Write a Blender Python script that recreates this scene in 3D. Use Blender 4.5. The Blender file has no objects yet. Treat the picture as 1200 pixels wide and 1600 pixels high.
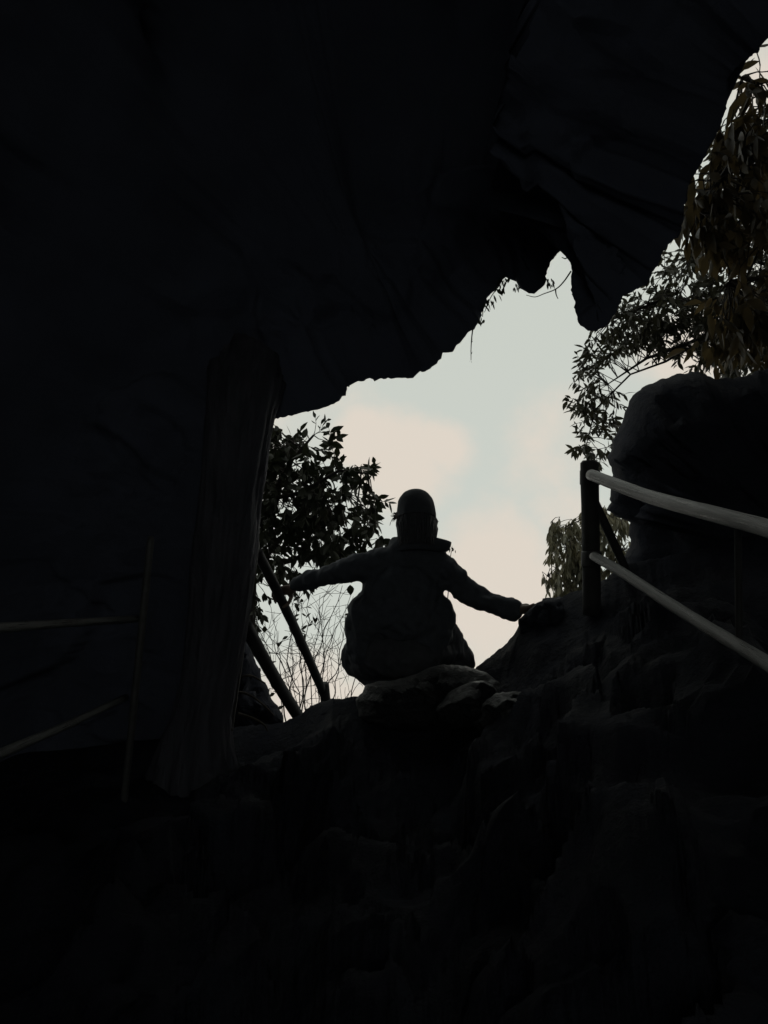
import bpy, bmesh, math, random
from mathutils import Vector, Matrix, noise

# ------------------------------------------------------------------ camera, sky, sun, exposure
SC = bpy.context.scene
COL = SC.collection
PITCH = math.radians(16.5)
F = 1600 * 26 / 36.0                      # focal length in photo pixels
CAM = Vector((0, 0, 1.6))
cam_d = bpy.data.cameras.new('camera')
cam_d.sensor_fit = 'VERTICAL'; cam_d.sensor_height = 36; cam_d.lens = 26
cam_d.clip_start = 0.02; cam_d.clip_end = 3000
cam = bpy.data.objects.new('camera', cam_d); COL.objects.link(cam)
cam.location = CAM; cam.rotation_euler = (math.radians(90) + PITCH, 0, 0)
SC.camera = cam
FWD = Vector((0, math.cos(PITCH), math.sin(PITCH)))
UP = Vector((0, -math.sin(PITCH), math.cos(PITCH)))
RIGHT = Vector((1, 0, 0))

def P(px, py, d):
    """measured photo position at a real distance -> world point"""
    return CAM + d * (FWD + (px - 600) / F * RIGHT + (800 - py) / F * UP)

SUN_EL, SUN_AZ = math.radians(52), math.radians(200)   # behind the rock, over the viewer's shoulder
world = bpy.data.worlds.new('World'); SC.world = world; world.use_nodes = True
nt = world.node_tree; nt.nodes.clear()
N = nt.nodes.new; L = nt.links.new
out = N('ShaderNodeOutputWorld'); bg = N('ShaderNodeBackground'); L(bg.outputs[0], out.inputs[0])
SKY_STRENGTH = 0.1
bg.inputs['Strength'].default_value = SKY_STRENGTH
sky = N('ShaderNodeTexSky'); sky.sky_type = 'NISHITA'; sky.sun_disc = False
sky.sun_elevation = SUN_EL; sky.sun_rotation = SUN_AZ; sky.dust_density = 3
hsv = N('ShaderNodeHueSaturation'); hsv.inputs['Saturation'].default_value = 0.5
L(sky.outputs[0], hsv.inputs['Color'])
tc = N('ShaderNodeTexCoord')
veil = N('ShaderNodeMix'); veil.data_type = 'RGBA'            # thin high veil that greys the blue
veil.inputs['Factor'].default_value = 0.88
L(hsv.outputs[0], veil.inputs[6]); veil.inputs[7].default_value = (6.40, 6.72, 6.05, 1)
nz = N('ShaderNodeTexNoise'); nz.inputs['Scale'].default_value = 7.0; nz.inputs['Detail'].default_value = 9
nz.inputs['Roughness'].default_value = 0.6
L(tc.outputs['Generated'], nz.inputs['Vector'])

def cloud_bank(dirs):
    """clouds as blobs round world directions, their edges broken by noise"""
    last = None
    for (v, rad, amp) in dirs:
        v = v.normalized()
        dot = N('ShaderNodeVectorMath'); dot.operation = 'DISTANCE'
        nrm = N('ShaderNodeVectorMath'); nrm.operation = 'NORMALIZE'
        L(tc.outputs['Generated'], nrm.inputs[0]); L(nrm.outputs[0], dot.inputs[0]); dot.inputs[1].default_value = v
        mr = N('ShaderNodeMapRange'); mr.inputs['From Min'].default_value = rad; mr.inputs['From Max'].default_value = rad * 0.2
        mr.inputs['To Max'].default_value = amp
        L(dot.outputs['Value'], mr.inputs['Value'])
        if last is None: last = mr.outputs[0]
        else:
            mx = N('ShaderNodeMath'); mx.operation = 'MAXIMUM'; L(last, mx.inputs[0]); L(mr.outputs[0], mx.inputs[1]); last = mx.outputs[0]
    return last
bank = cloud_bank([(P(625, 735, 1) - CAM, 0.11, 1.0), (P(560, 690, 1) - CAM, 0.07, 0.8), (P(690, 700, 1) - CAM, 0.07, 0.8), (P(760, 930, 1) - CAM, 0.16, 1.0),
                   (P(870, 690, 1) - CAM, 0.12, 0.55), (P(880, 800, 1) - CAM, 0.08, 0.5), (P(520, 1150, 1) - CAM, 0.16, 0.9), (P(1080, 560, 1) - CAM, 0.10, 0.8),
                   (P(1190, 130, 1) - CAM, 0.06, 0.7), (P(300, 600, 1) - CAM, 0.3, 0.7), (P(1500, 500, 1) - CAM, 0.35, 0.8)])
add = N('ShaderNodeMath'); add.operation = 'MULTIPLY_ADD'
L(nz.outputs[0], add.inputs[0]); add.inputs[1].default_value = 1.3
sub = N('ShaderNodeMath'); sub.operation = 'SUBTRACT'; L(bank, sub.inputs[0]); sub.inputs[1].default_value = 0.65
L(sub.outputs[0], add.inputs[2])
mask = N('ShaderNodeMapRange'); mask.interpolation_type = 'SMOOTHSTEP'
mask.inputs['From Min'].default_value = 0.15; mask.inputs['From Max'].default_value = 0.75
L(add.outputs[0], mask.inputs['Value'])
cl = N('ShaderNodeMix'); cl.data_type = 'RGBA'
L(mask.outputs[0], cl.inputs['Factor']); L(veil.outputs[2], cl.inputs[6]); cl.inputs[7].default_value = (7.35, 6.65, 5.80, 1)
L(cl.outputs[2], bg.inputs['Color'])

sun_d = bpy.data.lights.new('sun', 'SUN'); sun_d.energy = 0.9; sun_d.angle = math.radians(10); sun_d.color = (1.0, 0.93, 0.82)
sun = bpy.data.objects.new('sun', sun_d); COL.objects.link(sun)
sdir = Vector((math.sin(SUN_AZ) * math.cos(SUN_EL), math.cos(SUN_AZ) * math.cos(SUN_EL), math.sin(SUN_EL)))
sun.rotation_euler = sdir.to_track_quat('Z', 'Y').to_euler(); sun.location = (0, -20, 30)
SC.view_settings.view_transform = 'Standard'; SC.view_settings.look = 'None'
SC.view_settings.exposure = 0; SC.view_settings.gamma = 1; SC.view_settings.use_curve_mapping = False
SC.cycles.max_bounces = 6; SC.cycles.diffuse_bounces = 4; SC.cycles.glossy_bounces = 3
random.seed(11)
R = random.random
U = random.uniform

# ------------------------------------------------------------------ materials
def mat(name, c1, c2, scale=6, rough=(0.6, 0.9), bump=0.3, bscale=18, stretch=(1, 1, 1), spec=0.4, detail=8, trans=0.0, bdist=0.02, coord='Object'):
    m = bpy.data.materials.new(name); m.use_nodes = True
    t = m.node_tree; b = t.nodes['Principled BSDF']
    co = t.nodes.new('ShaderNodeTexCoord'); mp = t.nodes.new('ShaderNodeMapping')
    mp.inputs['Scale'].default_value = stretch
    t.links.new(co.outputs[coord], mp.inputs[0])
    n1 = t.nodes.new('ShaderNodeTexNoise'); n1.inputs['Scale'].default_value = scale; n1.inputs['Detail'].default_value = detail
    t.links.new(mp.outputs[0], n1.inputs['Vector'])
    cr = t.nodes.new('ShaderNodeValToRGB')
    cr.color_ramp.elements[0].position = 0.35; cr.color_ramp.elements[1].position = 0.68
    cr.color_ramp.elements[0].color = (*c1, 1); cr.color_ramp.elements[1].color = (*c2, 1)
    t.links.new(n1.outputs[0], cr.inputs[0]); t.links.new(cr.outputs[0], b.inputs['Base Color'])
    n2 = t.nodes.new('ShaderNodeTexNoise'); n2.inputs['Scale'].default_value = bscale; n2.inputs['Detail'].default_value = 10
    n2.inputs['Roughness'].default_value = 0.65
    t.links.new(mp.outputs[0], n2.inputs['Vector'])
    mr = t.nodes.new('ShaderNodeMapRange'); mr.inputs['From Min'].default_value = 0.3; mr.inputs['From Max'].default_value = 0.7
    mr.inputs['To Min'].default_value = rough[0]; mr.inputs['To Max'].default_value = rough[1]
    t.links.new(n1.outputs[0], mr.inputs[0]); t.links.new(mr.outputs[0], b.inputs['Roughness'])
    if bump > 0:
        bp = t.nodes.new('ShaderNodeBump'); bp.inputs['Strength'].default_value = bump; bp.inputs['Distance'].default_value = bdist
        t.links.new(n2.outputs[0], bp.inputs['Height']); t.links.new(bp.outputs[0], b.inputs['Normal'])
    b.inputs['Specular IOR Level'].default_value = spec
    if trans > 0:
        tr = t.nodes.new('ShaderNodeBsdfTranslucent'); mx = t.nodes.new('ShaderNodeMixShader'); mx.inputs[0].default_value = trans
        hs = t.nodes.new('ShaderNodeHueSaturation'); hs.inputs['Value'].default_value = 1.5
        t.links.new(cr.outputs[0], hs.inputs['Color']); t.links.new(hs.outputs[0], tr.inputs[0])
        o = t.nodes['Material Output']
        t.links.new(b.outputs[0], mx.inputs[1]); t.links.new(tr.outputs[0], mx.inputs[2]); t.links.new(mx.outputs[0], o.inputs[0])
    return m

M = {}
M['cave'] = mat('cave_rock', (0.046, 0.052, 0.076), (0.068, 0.076, 0.108), 2.5, (0.7, 0.95), 0.4, 9, spec=0.2, bdist=0.04)
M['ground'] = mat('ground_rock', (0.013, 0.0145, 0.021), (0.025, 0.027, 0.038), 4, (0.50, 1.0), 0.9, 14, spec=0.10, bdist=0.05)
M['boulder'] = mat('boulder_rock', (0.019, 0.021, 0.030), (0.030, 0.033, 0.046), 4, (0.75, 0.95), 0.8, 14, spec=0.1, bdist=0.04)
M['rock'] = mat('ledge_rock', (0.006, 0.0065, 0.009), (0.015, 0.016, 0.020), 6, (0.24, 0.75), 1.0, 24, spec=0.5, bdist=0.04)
M['pillar'] = mat('fluted_rock', (0.044, 0.046, 0.060), (0.085, 0.085, 0.105), 14, (0.6, 0.9), 0.8, 26, stretch=(1, 1, 0.12), spec=0.3, bdist=0.04)
M['pole'] = mat('weathered_pole', (0.006, 0.007, 0.008), (0.085, 0.092, 0.09), 2.6, (0.22, 0.5), 0.8, 6, stretch=(9, 1.6, 1), spec=0.45, bdist=0.006, coord='UV')
M['pole_dark'] = mat('dark_pole', (0.018, 0.018, 0.02), (0.04, 0.04, 0.042), 16, (0.6, 0.9), 0.5, 60, spec=0.35, bdist=0.004)
M['steel'] = mat('dull_steel', (0.035, 0.035, 0.037), (0.07, 0.07, 0.07), 30, (0.5, 0.7), 0.2, 80, spec=0.5, bdist=0.002)
M['leaf_dark'] = mat('dark_leaf', (0.020, 0.026, 0.014), (0.045, 0.048, 0.026), 5, (0.45, 0.7), 0, spec=0.3, trans=0.15)
M['leaf_olive'] = mat('olive_leaf', (0.045, 0.046, 0.026), (0.095, 0.088, 0.052), 4, (0.4, 0.65), 0, spec=0.4, trans=0.2)
M['leaf_brown'] = mat('brown_leaf', (0.040, 0.032, 0.016), (0.12, 0.085, 0.038), 3.5, (0.4, 0.65), 0, spec=0.4, trans=0.4)
M['leaf_pale'] = mat('pale_leaf', (0.06, 0.06, 0.034), (0.20, 0.18, 0.105), 3.0, (0.4, 0.6), 0, spec=0.4, trans=0.2)
M['bark'] = mat('bark', (0.035, 0.030, 0.025), (0.075, 0.065, 0.055), 20, (0.7, 0.95), 0.6, 40, stretch=(1, 1, 0.3), spec=0.2)
M['jacket'] = mat('jacket_cloth', (0.050, 0.056, 0.068), (0.068, 0.075, 0.090), 30, (0.7, 0.9), 0.3, 260, spec=0.2, bdist=0.002)
M['trousers'] = mat('trouser_cloth', (0.050, 0.053, 0.062), (0.066, 0.068, 0.078), 30, (0.75, 0.9), 0.3, 260, spec=0.2, bdist=0.002)
M['cap'] = mat('cap_cloth', (0.042, 0.046, 0.056), (0.056, 0.060, 0.070), 30, (0.75, 0.9), 0.3, 300, spec=0.2, bdist=0.002)
M['hair'] = mat('hair', (0.040, 0.042, 0.050), (0.055, 0.058, 0.068), 40, (0.4, 0.6), 0, spec=0.4)
M['skin'] = mat('skin', (0.15, 0.11, 0.09), (0.20, 0.15, 0.12), 12, (0.5, 0.65), 0.1, 120, spec=0.4, bdist=0.001)
M['eye'] = mat('eye', (0.10, 0.08, 0.07), (0.3, 0.28, 0.26), 8, (0.2, 0.3), 0, spec=0.5)
M['shoe'] = mat('shoe_rubber', (0.022, 0.022, 0.024), (0.04, 0.04, 0.042), 20, (0.5, 0.7), 0.2, 90, spec=0.4, bdist=0.002)

# ------------------------------------------------------------------ mesh helpers
class MB:
    def __init__(s): s.v = []; s.f = []
    def tube(s, pts, radii, n=8, cap=True, wob=0.0):
        pts = [Vector(p) for p in pts]
        if not hasattr(radii, '__len__'): radii = [radii] * len(pts)
        base = len(s.v); ref = None
        for i, p in enumerate(pts):
            a = pts[min(i + 1, len(pts) - 1)] - pts[max(i - 1, 0)]
            a.normalize()
            if ref is None:
                ref = a.orthogonal().normalized()
            else:
                ref = (ref - a * ref.dot(a))
                ref = ref.normalized() if ref.length > 1e-6 else a.orthogonal().normalized()
            b = a.cross(ref)
            for k in range(n):
                t = 2 * math.pi * k / n
                r = radii[i]
                if wob: r *= 1 + wob * noise.noise(Vector((p.x * 9 + math.cos(t) * 1.3, p.y * 9 + math.sin(t) * 1.3, p.z * 9)))
                s.v.append(p + (ref * math.cos(t) + b * math.sin(t)) * r)
        for i in range(len(pts) - 1):
            for k in range(n):
                k2 = (k + 1) % n
                s.f.append((base + i * n + k, base + i * n + k2, base + (i + 1) * n + k2, base + (i + 1) * n + k))
        if cap:
            s.f.append(tuple(base + k for k in reversed(range(n))))
            e = base + (len(pts) - 1) * n
            s.f.append(tuple(e + k for k in range(n)))
    def leaf(s, p, d, side, Ln, W, droop=0.3, fold=0.25):
        """a pointed leaf blade folded along its midrib and curving down"""
        d = d.normalized(); side = (side - d * side.dot(d))
        side = side.normalized() if side.length > 1e-5 else d.orthogonal().normalized()
        nrm = d.cross(side)
        prof = ((0.0, 0.06), (0.18, 0.62), (0.42, 1.0), (0.7, 0.72), (1.0, 0.0))
        base = len(s.v); cur = Vector(p); dd = d.copy(); last = 0
        for (t, w) in prof:
            cur = cur + dd * (t - last) * Ln; last = t
            dd = (dd + Vector((0, 0, -droop * 0.3))).normalized()
            if w == 0: s.v.append(cur.copy())
            else:
                s.v.append(cur - side * W * 0.5 * w + nrm * fold * W * 0.5 * w)
                s.v.append(cur.copy())
                s.v.append(cur + side * W * 0.5 * w + nrm * fold * W * 0.5 * w)
        for i in range(3):
            a = base + i * 3
            s.f.append((a, a + 1, a + 4, a + 3)); s.f.append((a + 1, a + 2, a + 5, a + 4))
        a = base + 9; tip = base + 12
        s.f.append((a, a + 1, tip)); s.f.append((a + 1, a + 2, tip))
    def box(s, c, x, y, z):
        """box with half axes x, y, z, its long edges chamfered"""
        k = 0.82; ring = [(-1, -k), (-k, -1), (k, -1), (1, -k), (1, k), (k, 1), (-k, 1), (-1, k)]
        base = len(s.v)
        for zz in (-1, 1):
            for (a, b) in ring: s.v.append(c + x * a + y * b + z * zz)
        for i in range(8):
            j = (i + 1) % 8; s.f.append((base + i, base + j, base + 8 + j, base + 8 + i))
        s.f.append(tuple(base + i for i in reversed(range(8)))); s.f.append(tuple(base + 8 + i for i in range(8)))

def link(name, mb, m, parent=None, origin=None, smooth=True):
    org = Vector(origin) if origin is not None else (Vector(parent.location) if parent is not None and parent.parent is None else Vector((0, 0, 0)))
    if parent is not None: org = ROOT_ORG.get(parent.name, org)
    me = bpy.data.meshes.new(name)
    if isinstance(mb, MB): me.from_pydata([v - org for v in mb.v], [], mb.f)
    else: me.from_pydata([Vector(v) - org for v in mb[0]], [], mb[1])
    me.update(); me.materials.append(m)
    if smooth: me.polygons.foreach_set('use_smooth', [True] * len(me.polygons))
    o = bpy.data.objects.new(name, me); COL.objects.link(o)
    if parent is not None:
        o.parent = parent; ROOT_ORG[o.name] = org
    else:
        o.location = org
    return o
ROOT_ORG = {}

def tag(o, label, cat, group=None, kind=None):
    o['label'] = label; o['category'] = cat
    if group: o['group'] = group
    if kind: o['kind'] = kind
    return o

def thing(name, loc, label, cat, group=None):
    o = bpy.data.objects.new(name, None); COL.objects.link(o); o.location = loc; o.empty_display_size = 0.1
    ROOT_ORG[o.name] = Vector(loc)
    return tag(o, label, cat, group)

def fbm(p, sc, oct_=4):
    return noise.fractal(Vector(p) * sc, 1.0, 2.0, oct_)

def chunks(p, sc, seed=0):
    """broken rock: every Voronoi cell is a tilted block of its own height; about -1..1"""
    q = Vector(p) * sc + Vector((seed * 7.3, seed * 3.1, seed * 5.7))
    q = q + noise.noise_vector(q * 1.7) * 0.25
    c = noise.voronoi(q)[1][0]
    a = noise.cell(c * 13.7 + Vector((0.5, 0.5, 0.5))); b = noise.cell_vector(c * 9.1 + Vector((3.5, 1.5, 0.5)))
    return a * 0.9 + (b - Vector((0.5, 0.5, 0.5))).dot(q - c) * 1.5

def lerp_table(tab, x):
    if x <= tab[0][0]: return tab[0][1:]
    for a, b in zip(tab, tab[1:]):
        if x <= b[0]:
            t = (x - a[0]) / (b[0] - a[0])
            return tuple(u + (w - u) * t for u, w in zip(a[1:], b[1:]))
    return tab[-1][1:]

def resample(pts, step):
    o = []
    for a, b in zip(pts, pts[1:]):
        n = max(1, int(math.hypot(b[0] - a[0], b[1] - a[1]) / step))
        for k in range(n):
            t = k / n; o.append(tuple(u + (w - u) * t for u, w in zip(a, b)))
    return o

def smoothstep(a, b, x):
    t = max(0.0, min(1.0, (x - a) / (b - a))); return t * t * (3 - 2 * t)

# ------------------------------------------------------------------ ground: cave floor climbing to the lip, then falling away to the valley
CREST = [(-1600, 1180, 3.2), (0, 1180, 3.8), (300, 1150, 4.0), (360, 1138, 4.0), (445, 1127, 4.0), (470, 1115, 4.0), (495, 1102, 3.95), (520, 1094, 3.9),
         (558, 1091, 3.88), (600, 1093, 3.88), (700, 1090, 3.85), (730, 1062, 3.85), (745, 1041, 3.85), (765, 1026, 3.85), (790, 1004, 3.85), (805, 985, 3.85),
         (812, 972, 3.85), (820, 962, 3.85), (830, 951, 3.85), (845, 943, 3.85), (865, 936, 3.8), (905, 923, 3.7), (945, 904, 3.6), (975, 887, 3.6), (1050, 865, 3.6), (1200, 830, 3.6), (1500, 780, 3.6), (2800, 760, 3.2)]

def build_ground():
    cols = [-1600 + i * 25 for i in range(76)] + [300 + i * 2.5 for i in range(300)] + [1050 + i * 25 for i in range(71)]
    ts = [0.0, 0.08] + [0.12 + 0.88 * (i / 150) for i in range(151)] + [1.02, 1.05, 1.09, 1.14, 1.2, 1.3, 1.45, 1.7, 2.0, 2.5, 3.2, 4.2, 8, 30, 160]
    V, Fc = [], []
    for px in cols:
        py, d = lerp_table(CREST, px)
        jag = (fbm((px * 0.035, 3.1, 0), 1.0) * 3.2 + fbm((px * 0.16, 9.1, 0), 1.0) * 1.2)
        C = P(px, py + jag, d)
        for t in ts:
            x, y = C.x * t, C.y * t
            if t <= 1:
                # uneven rock steps climbing towards the lip
                zz = C.z * (t ** 1.15)
                q = zz / 0.26 + 0.7 * fbm((x, y, 0), 0.9)
                st = (math.floor(q) + smoothstep(0.30, 0.75, q - math.floor(q)) - 0.7 * fbm((x, y, 0), 0.9)) * 0.26
                w = smoothstep(0.05, 0.2, t) * (1 - smoothstep(0.86, 0.97, t))
                z = zz * (1 - 0.45 * w) + st * 0.45 * w
                w2 = smoothstep(0.02, 0.15, t) * (1 - 0.93 * smoothstep(0.8, 0.99, t))
                z += (0.05 * fbm((x, y, 1), 2.3) + 0.15 * (chunks((x, y, 0), 2.6, 4) + chunks((x - 0.02, y - 0.03, 0), 2.6, 4) + chunks((x + 0.02, y - 0.06, 0), 2.6, 4)) / 3 + 0.05 * (chunks((x, y, 0.3), 6.5, 5) + chunks((x, y - 0.03, 0.3), 6.5, 5)) / 2) * w2
                z -= 0.05 * smoothstep(0.8, 0.93, t) * (1 - smoothstep(0.93, 1.0, t))
            else:
                fall = max(0.0, t - 1.09)
                z = max(C.z - fall * 1.25 - 0.01 * (t - 1) * 20, -1.6) + (0.06 * fbm((x, y, 1), 1.7) if t > 1.15 else 0)
            V.append((x, y, z))
    n = len(ts)
    for i in range(len(cols) - 1):
        for k in range(n - 1):
            Fc.append((i * n + k, (i + 1) * n + k, (i + 1) * n + k + 1, i * n + k + 1))
    # the floor behind the viewer
    b = len(V)
    for (x, y) in ((-700, -5), (-6, -8), (6, -8), (700, -5), (700, 60), (-700, 60)): V.append((x, y, -1.75))
    Fc.append((b, b + 1, b + 2, b + 3, b + 4, b + 5))
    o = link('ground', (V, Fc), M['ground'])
    tag(o, 'dark rocky cave floor climbing in rough steps to the lip of the opening', 'ground', kind='structure')
build_ground()

# ------------------------------------------------------------------ cave roof and walls, one rock shell round the viewer, open at the mouth
ROOF = [(1345, -60, 2.7), (1260, 10, 2.6), (1200, 60, 2.6), (1181, 84, 2.65), (1160, 97, 2.7), (1139, 122, 2.75), (1136, 165, 2.8), (1124, 202, 2.85), (1101, 245, 2.9), (1077, 288, 3.0),
        (1069, 332, 3.0), (1062, 368, 3.1), (1041, 386, 3.1), (1024, 420, 3.15), (1010, 446, 3.2), (985, 456, 3.2), (968, 471, 3.2), (960, 492, 3.2), (946, 511, 3.2), (932, 518, 3.2), (918, 517, 3.2),
        (905, 503, 3.2), (897, 480, 3.25), (893, 440, 3.3), (892, 410, 3.35), (890, 393, 3.4), (882, 386, 3.6), (875, 391, 3.8), (866, 401, 3.9), (859, 411, 3.95), (854, 424, 4.0), (852, 441, 4.0), (843, 455, 4.0), (834, 460, 4.0),
        (822, 455, 4.0), (812, 451, 4.05), (806, 442, 4.1), (798, 435, 4.1), (790, 432, 4.15), (785, 438, 4.15), (779, 449, 4.15), (770, 455, 4.1), (762, 464, 4.1), (757, 478, 4.1), (752, 488, 4.1), (750, 500, 4.05), (744, 510, 4.05),
        (733, 518, 4.0), (718, 535, 4.0), (705, 549, 4.0), (693, 553, 4.0), (683, 568, 3.95), (664, 579, 3.95), (645, 590, 3.9), (620, 590, 3.9), (592, 591, 3.9), (585, 596, 3.9), (583, 594, 3.9), (560, 596, 3.9), (540, 605, 3.85), (538, 617, 3.85), (530, 627, 3.8),
        (505, 637, 3.8), (478, 644, 3.8), (455, 650, 3.75), (430, 655, 3.7), (400, 680, 3.7), (372, 760, 3.8), (345, 900, 3.9), (325, 1060, 4.0), (310, 1200, 4.0), (330, 1420, 4.0)]
REST = [(330, 1420, 4.0), (600, 1560, 4.0), (1000, 1560, 3.8), (1500, 1440, 3.5), (1800, 1000, 3.2), (1800, 400, 3.0), (1600, 0, 2.9), (1450, -70, 2.8), (1345, -60, 2.7)]

BACK_R = 1.75
def build_shell():
    rim = resample(ROOF, 4) + resample(REST, 30)
    rimp = []
    for (x, y, d) in rim:
        vis = 1.0 if y < 700 else 0.3
        j1 = fbm((x * 0.06, y * 0.06, 2), 1.0) * 3.0 + fbm((x * 0.22, y * 0.22, 7), 1.0) * 1.8
        j2 = fbm((x * 0.06, y * 0.06, 12), 1.0) * 3.0 + fbm((x * 0.22, y * 0.22, 17), 1.0) * 1.8
        rimp.append((x + j1 * vis, y + j2 * vis, d))
    n = len(rimp)
    cx, cy = 760, 820
    angs = []
    for (x, y, d) in rimp:
        a = math.atan2(cy - y, x - cx)
        if angs:
            while a - angs[-1] > math.pi: a -= 2 * math.pi
            while a - angs[-1] < -math.pi: a += 2 * math.pi
        angs.append(a)
    sm = []
    w = 30; tot = angs[-1] - angs[0]; turn = round((tot) / (2 * math.pi)) or 1
    for i in range(n):
        s = 0
        for k in range(-w, w + 1):
            j = i + k
            s += angs[j % n] + (2 * math.pi * turn) * (j // n)
        sm.append(s / (2 * w + 1))
    def smooth(vals, w):
        return [sum(vals[(i + k) % n] for k in range(-w, w + 1)) / (2 * w + 1) for i in range(n)]
    X = [p[0] for p in rimp]; Y = [p[1] for p in rimp]; D = [p[2] for p in rimp]
    def normals(w):                                      # from the opening into the rock
        xs, ys = smooth(X, 2), smooth(Y, 2); o = []
        for i in range(n):
            tx, ty = xs[(i + 1) % n] - xs[i - 1], ys[(i + 1) % n] - ys[i - 1]; l = math.hypot(tx, ty) or 1
            o.append((-ty / l, tx / l))
        a, b = smooth([q[0] for q in o], w), smooth([q[1] for q in o], w)
        return [RIGHT * u - UP * v for u, v in zip(a, b)]
    n1, n2 = normals(6), normals(26)
    SX, SY, SD = smooth(X, 22), smooth(Y, 22), smooth(D, 22)
    V, Fc = [], []
    ss = [(-3, 0), (-2, 0), (-1.5, 0), (-1, 0)] + [(0, 0)] + [(1, (k / 34) ** 1.3) for k in range(1, 35)] + [(2, (k / 30)) for k in range(1, 31)]
    for kk, (typ, s) in enumerate(ss):
        for i in range(n):
            x, y, d = rimp[i]
            p0 = P(x, y, d); a = sm[i]
            if typ == 0: p = p0
            elif typ == -1:                                  # rounded outer lip
                p = p0 + n1[i] * 0.05 + FWD * 0.06
            elif typ == -1.5:
                p = p0.lerp(P(SX[i], SY[i], SD[i]), 0.5) + n1[i] * 0.12 + n2[i] * 0.32 + FWD * 0.12
            elif typ == -2:
                p = P(SX[i], SY[i], SD[i]) + n2[i] * 0.8 + FWD * 0.4
            elif typ == -3:                                  # the cliff above the mouth
                p = p0 + Vector((math.cos(a) * 0.6, 0.12, math.sin(a) + 0.3)) * 7
            else:
                u = s if typ == 1 else 1.0; v = s if typ == 2 else 0.0
                face = P(SX[i], SY[i], SD[i])
                # first the broken face round the mouth, square to the passage, then the passage itself
                p = p0.lerp(face, smoothstep(0.25, 0.8, u)) + n1[i] * (0.12 * smoothstep(0, 0.2, u)) + n2[i] * (0.75 * u) - FWD * (0.03 * u + 0.10 * u * u)
                out_ = Vector((math.cos(a), 0, math.sin(a)))
                if v > 0:
                    back = Vector((0.1 + 2.8 * math.cos(a), -2.6, 2.0 + 2.5 * math.sin(a)))
                    p = p.lerp(back, v) + out_ * (0.55 * math.sin(math.pi * v ** 0.7))
                ch = chunks(p, 1.6, 1) * 0.6 + chunks(p, 4.5, 2) * 0.28 + fbm(p, 7, 3) * 0.14
                g = smoothstep(0.06, 0.5, u)
                p = p - FWD * (0.12 * g * (1 - v) * ch) + out_ * (0.30 * smoothstep(0, 0.15, v) * (0.7 + ch))
            V.append(p)
    rows = len(ss)
    for k in range(rows - 1):
        for i in range(n):
            j = (i + 1) % n
            Fc.append((k * n + i, (k + 1) * n + i, (k + 1) * n + j, k * n + j))
    # unseen opening behind the viewer, added to let faint fill daylight onto roof and walls
    b = len(V); V += [Vector((0.1 + BACK_R * math.cos(a), -3.3, 1.7 + BACK_R * math.sin(a))) for a in sm]
    for i in range(n):
        j = (i + 1) % n
        Fc.append(((rows - 1) * n + i, b + i, b + j, (rows - 1) * n + j))
    o = link('cave_wall', (V, Fc), M['cave'])
    tag(o, 'near black cave roof and walls framing the ragged opening, one lobe hanging down', 'cave wall', kind='structure')
build_shell()

# ------------------------------------------------------------------ rocks: closed rounded masses with their own distance and thickness
def rock(name, outline, d, thick, label, m='rock', cat='rock', jag=2.0, amp=0.05, seed=0, step=5, bias=0.0, power=0.75):
    pts = outline + [outline[0]]
    rs = resample([(x, y, d) for x, y in pts], step)
    cx = sum(p[0] for p in rs) / len(rs); cy = sum(p[1] for p in rs) / len(rs)
    K = 14; V, Fc = [], []; n = len(rs)
    for k in range(1, 2 * K):
        a = -math.pi / 2 + math.pi * k / (2 * K)
        sc = math.cos(a) ** power; off = math.sin(a) * thick
        for (x, y, _) in rs:
            jx = (fbm((x * 0.05, y * 0.05, seed), 1.0) * 2 + fbm((x * 0.2, y * 0.2, seed), 1.0)) * jag
            jy = (fbm((x * 0.05, y * 0.05, seed + 40), 1.0) * 2 + fbm((x * 0.2, y * 0.2, seed + 40), 1.0)) * jag
            p = P(cx + (x + jx - cx) * sc, cy + (y + jy - cy) * sc + bias * abs(math.sin(a)), d + off)
            inner = 1 - sc
            p = p + (P(cx, cy, d) - p).normalized() * (amp * (0.9 * fbm(p + Vector((seed, 0, 0)), 4.5, 5) + 1.3 * (0.6 + chunks(p, 3.2 if thick > 0.4 else 8.0, seed))) * min(1, inner * 6))
            V.append(p)
    for k in range(2 * K - 2):
        for i in range(n):
            j = (i + 1) % n
            Fc.append((k * n + i, k * n + j, (k + 1) * n + j, (k + 1) * n + i))
    for (kk, off) in ((0, -thick), (2 * K - 2, thick)):
        b = len(V); V.append(P(cx, cy + bias, d + off))
        for i in range(n):
            j = (i + 1) % n
            Fc.append((kk * n + j, kk * n + i, b) if kk == 0 else (kk * n + i, kk * n + j, b))
    org = P(cx, max(p[1] for p in rs), d)
    return tag(link(name, (V, Fc), M[m], origin=org), label, cat)

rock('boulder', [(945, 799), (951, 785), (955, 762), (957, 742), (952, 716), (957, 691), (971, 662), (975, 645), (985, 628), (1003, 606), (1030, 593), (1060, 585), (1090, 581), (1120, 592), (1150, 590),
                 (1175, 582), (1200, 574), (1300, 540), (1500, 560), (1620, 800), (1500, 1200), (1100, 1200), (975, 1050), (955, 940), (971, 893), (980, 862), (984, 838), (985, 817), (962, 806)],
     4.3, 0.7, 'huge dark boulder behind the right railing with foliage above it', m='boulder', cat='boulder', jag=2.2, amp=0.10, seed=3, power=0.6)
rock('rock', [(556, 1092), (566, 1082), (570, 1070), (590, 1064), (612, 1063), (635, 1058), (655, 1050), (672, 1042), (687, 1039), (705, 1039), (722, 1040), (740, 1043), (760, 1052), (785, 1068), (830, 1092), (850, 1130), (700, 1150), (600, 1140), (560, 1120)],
     3.66, 0.22, 'flat topped ledge rock with a lit edge in front of the crouching person', seed=5, jag=1.2, amp=0.04, power=0.5)
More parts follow.
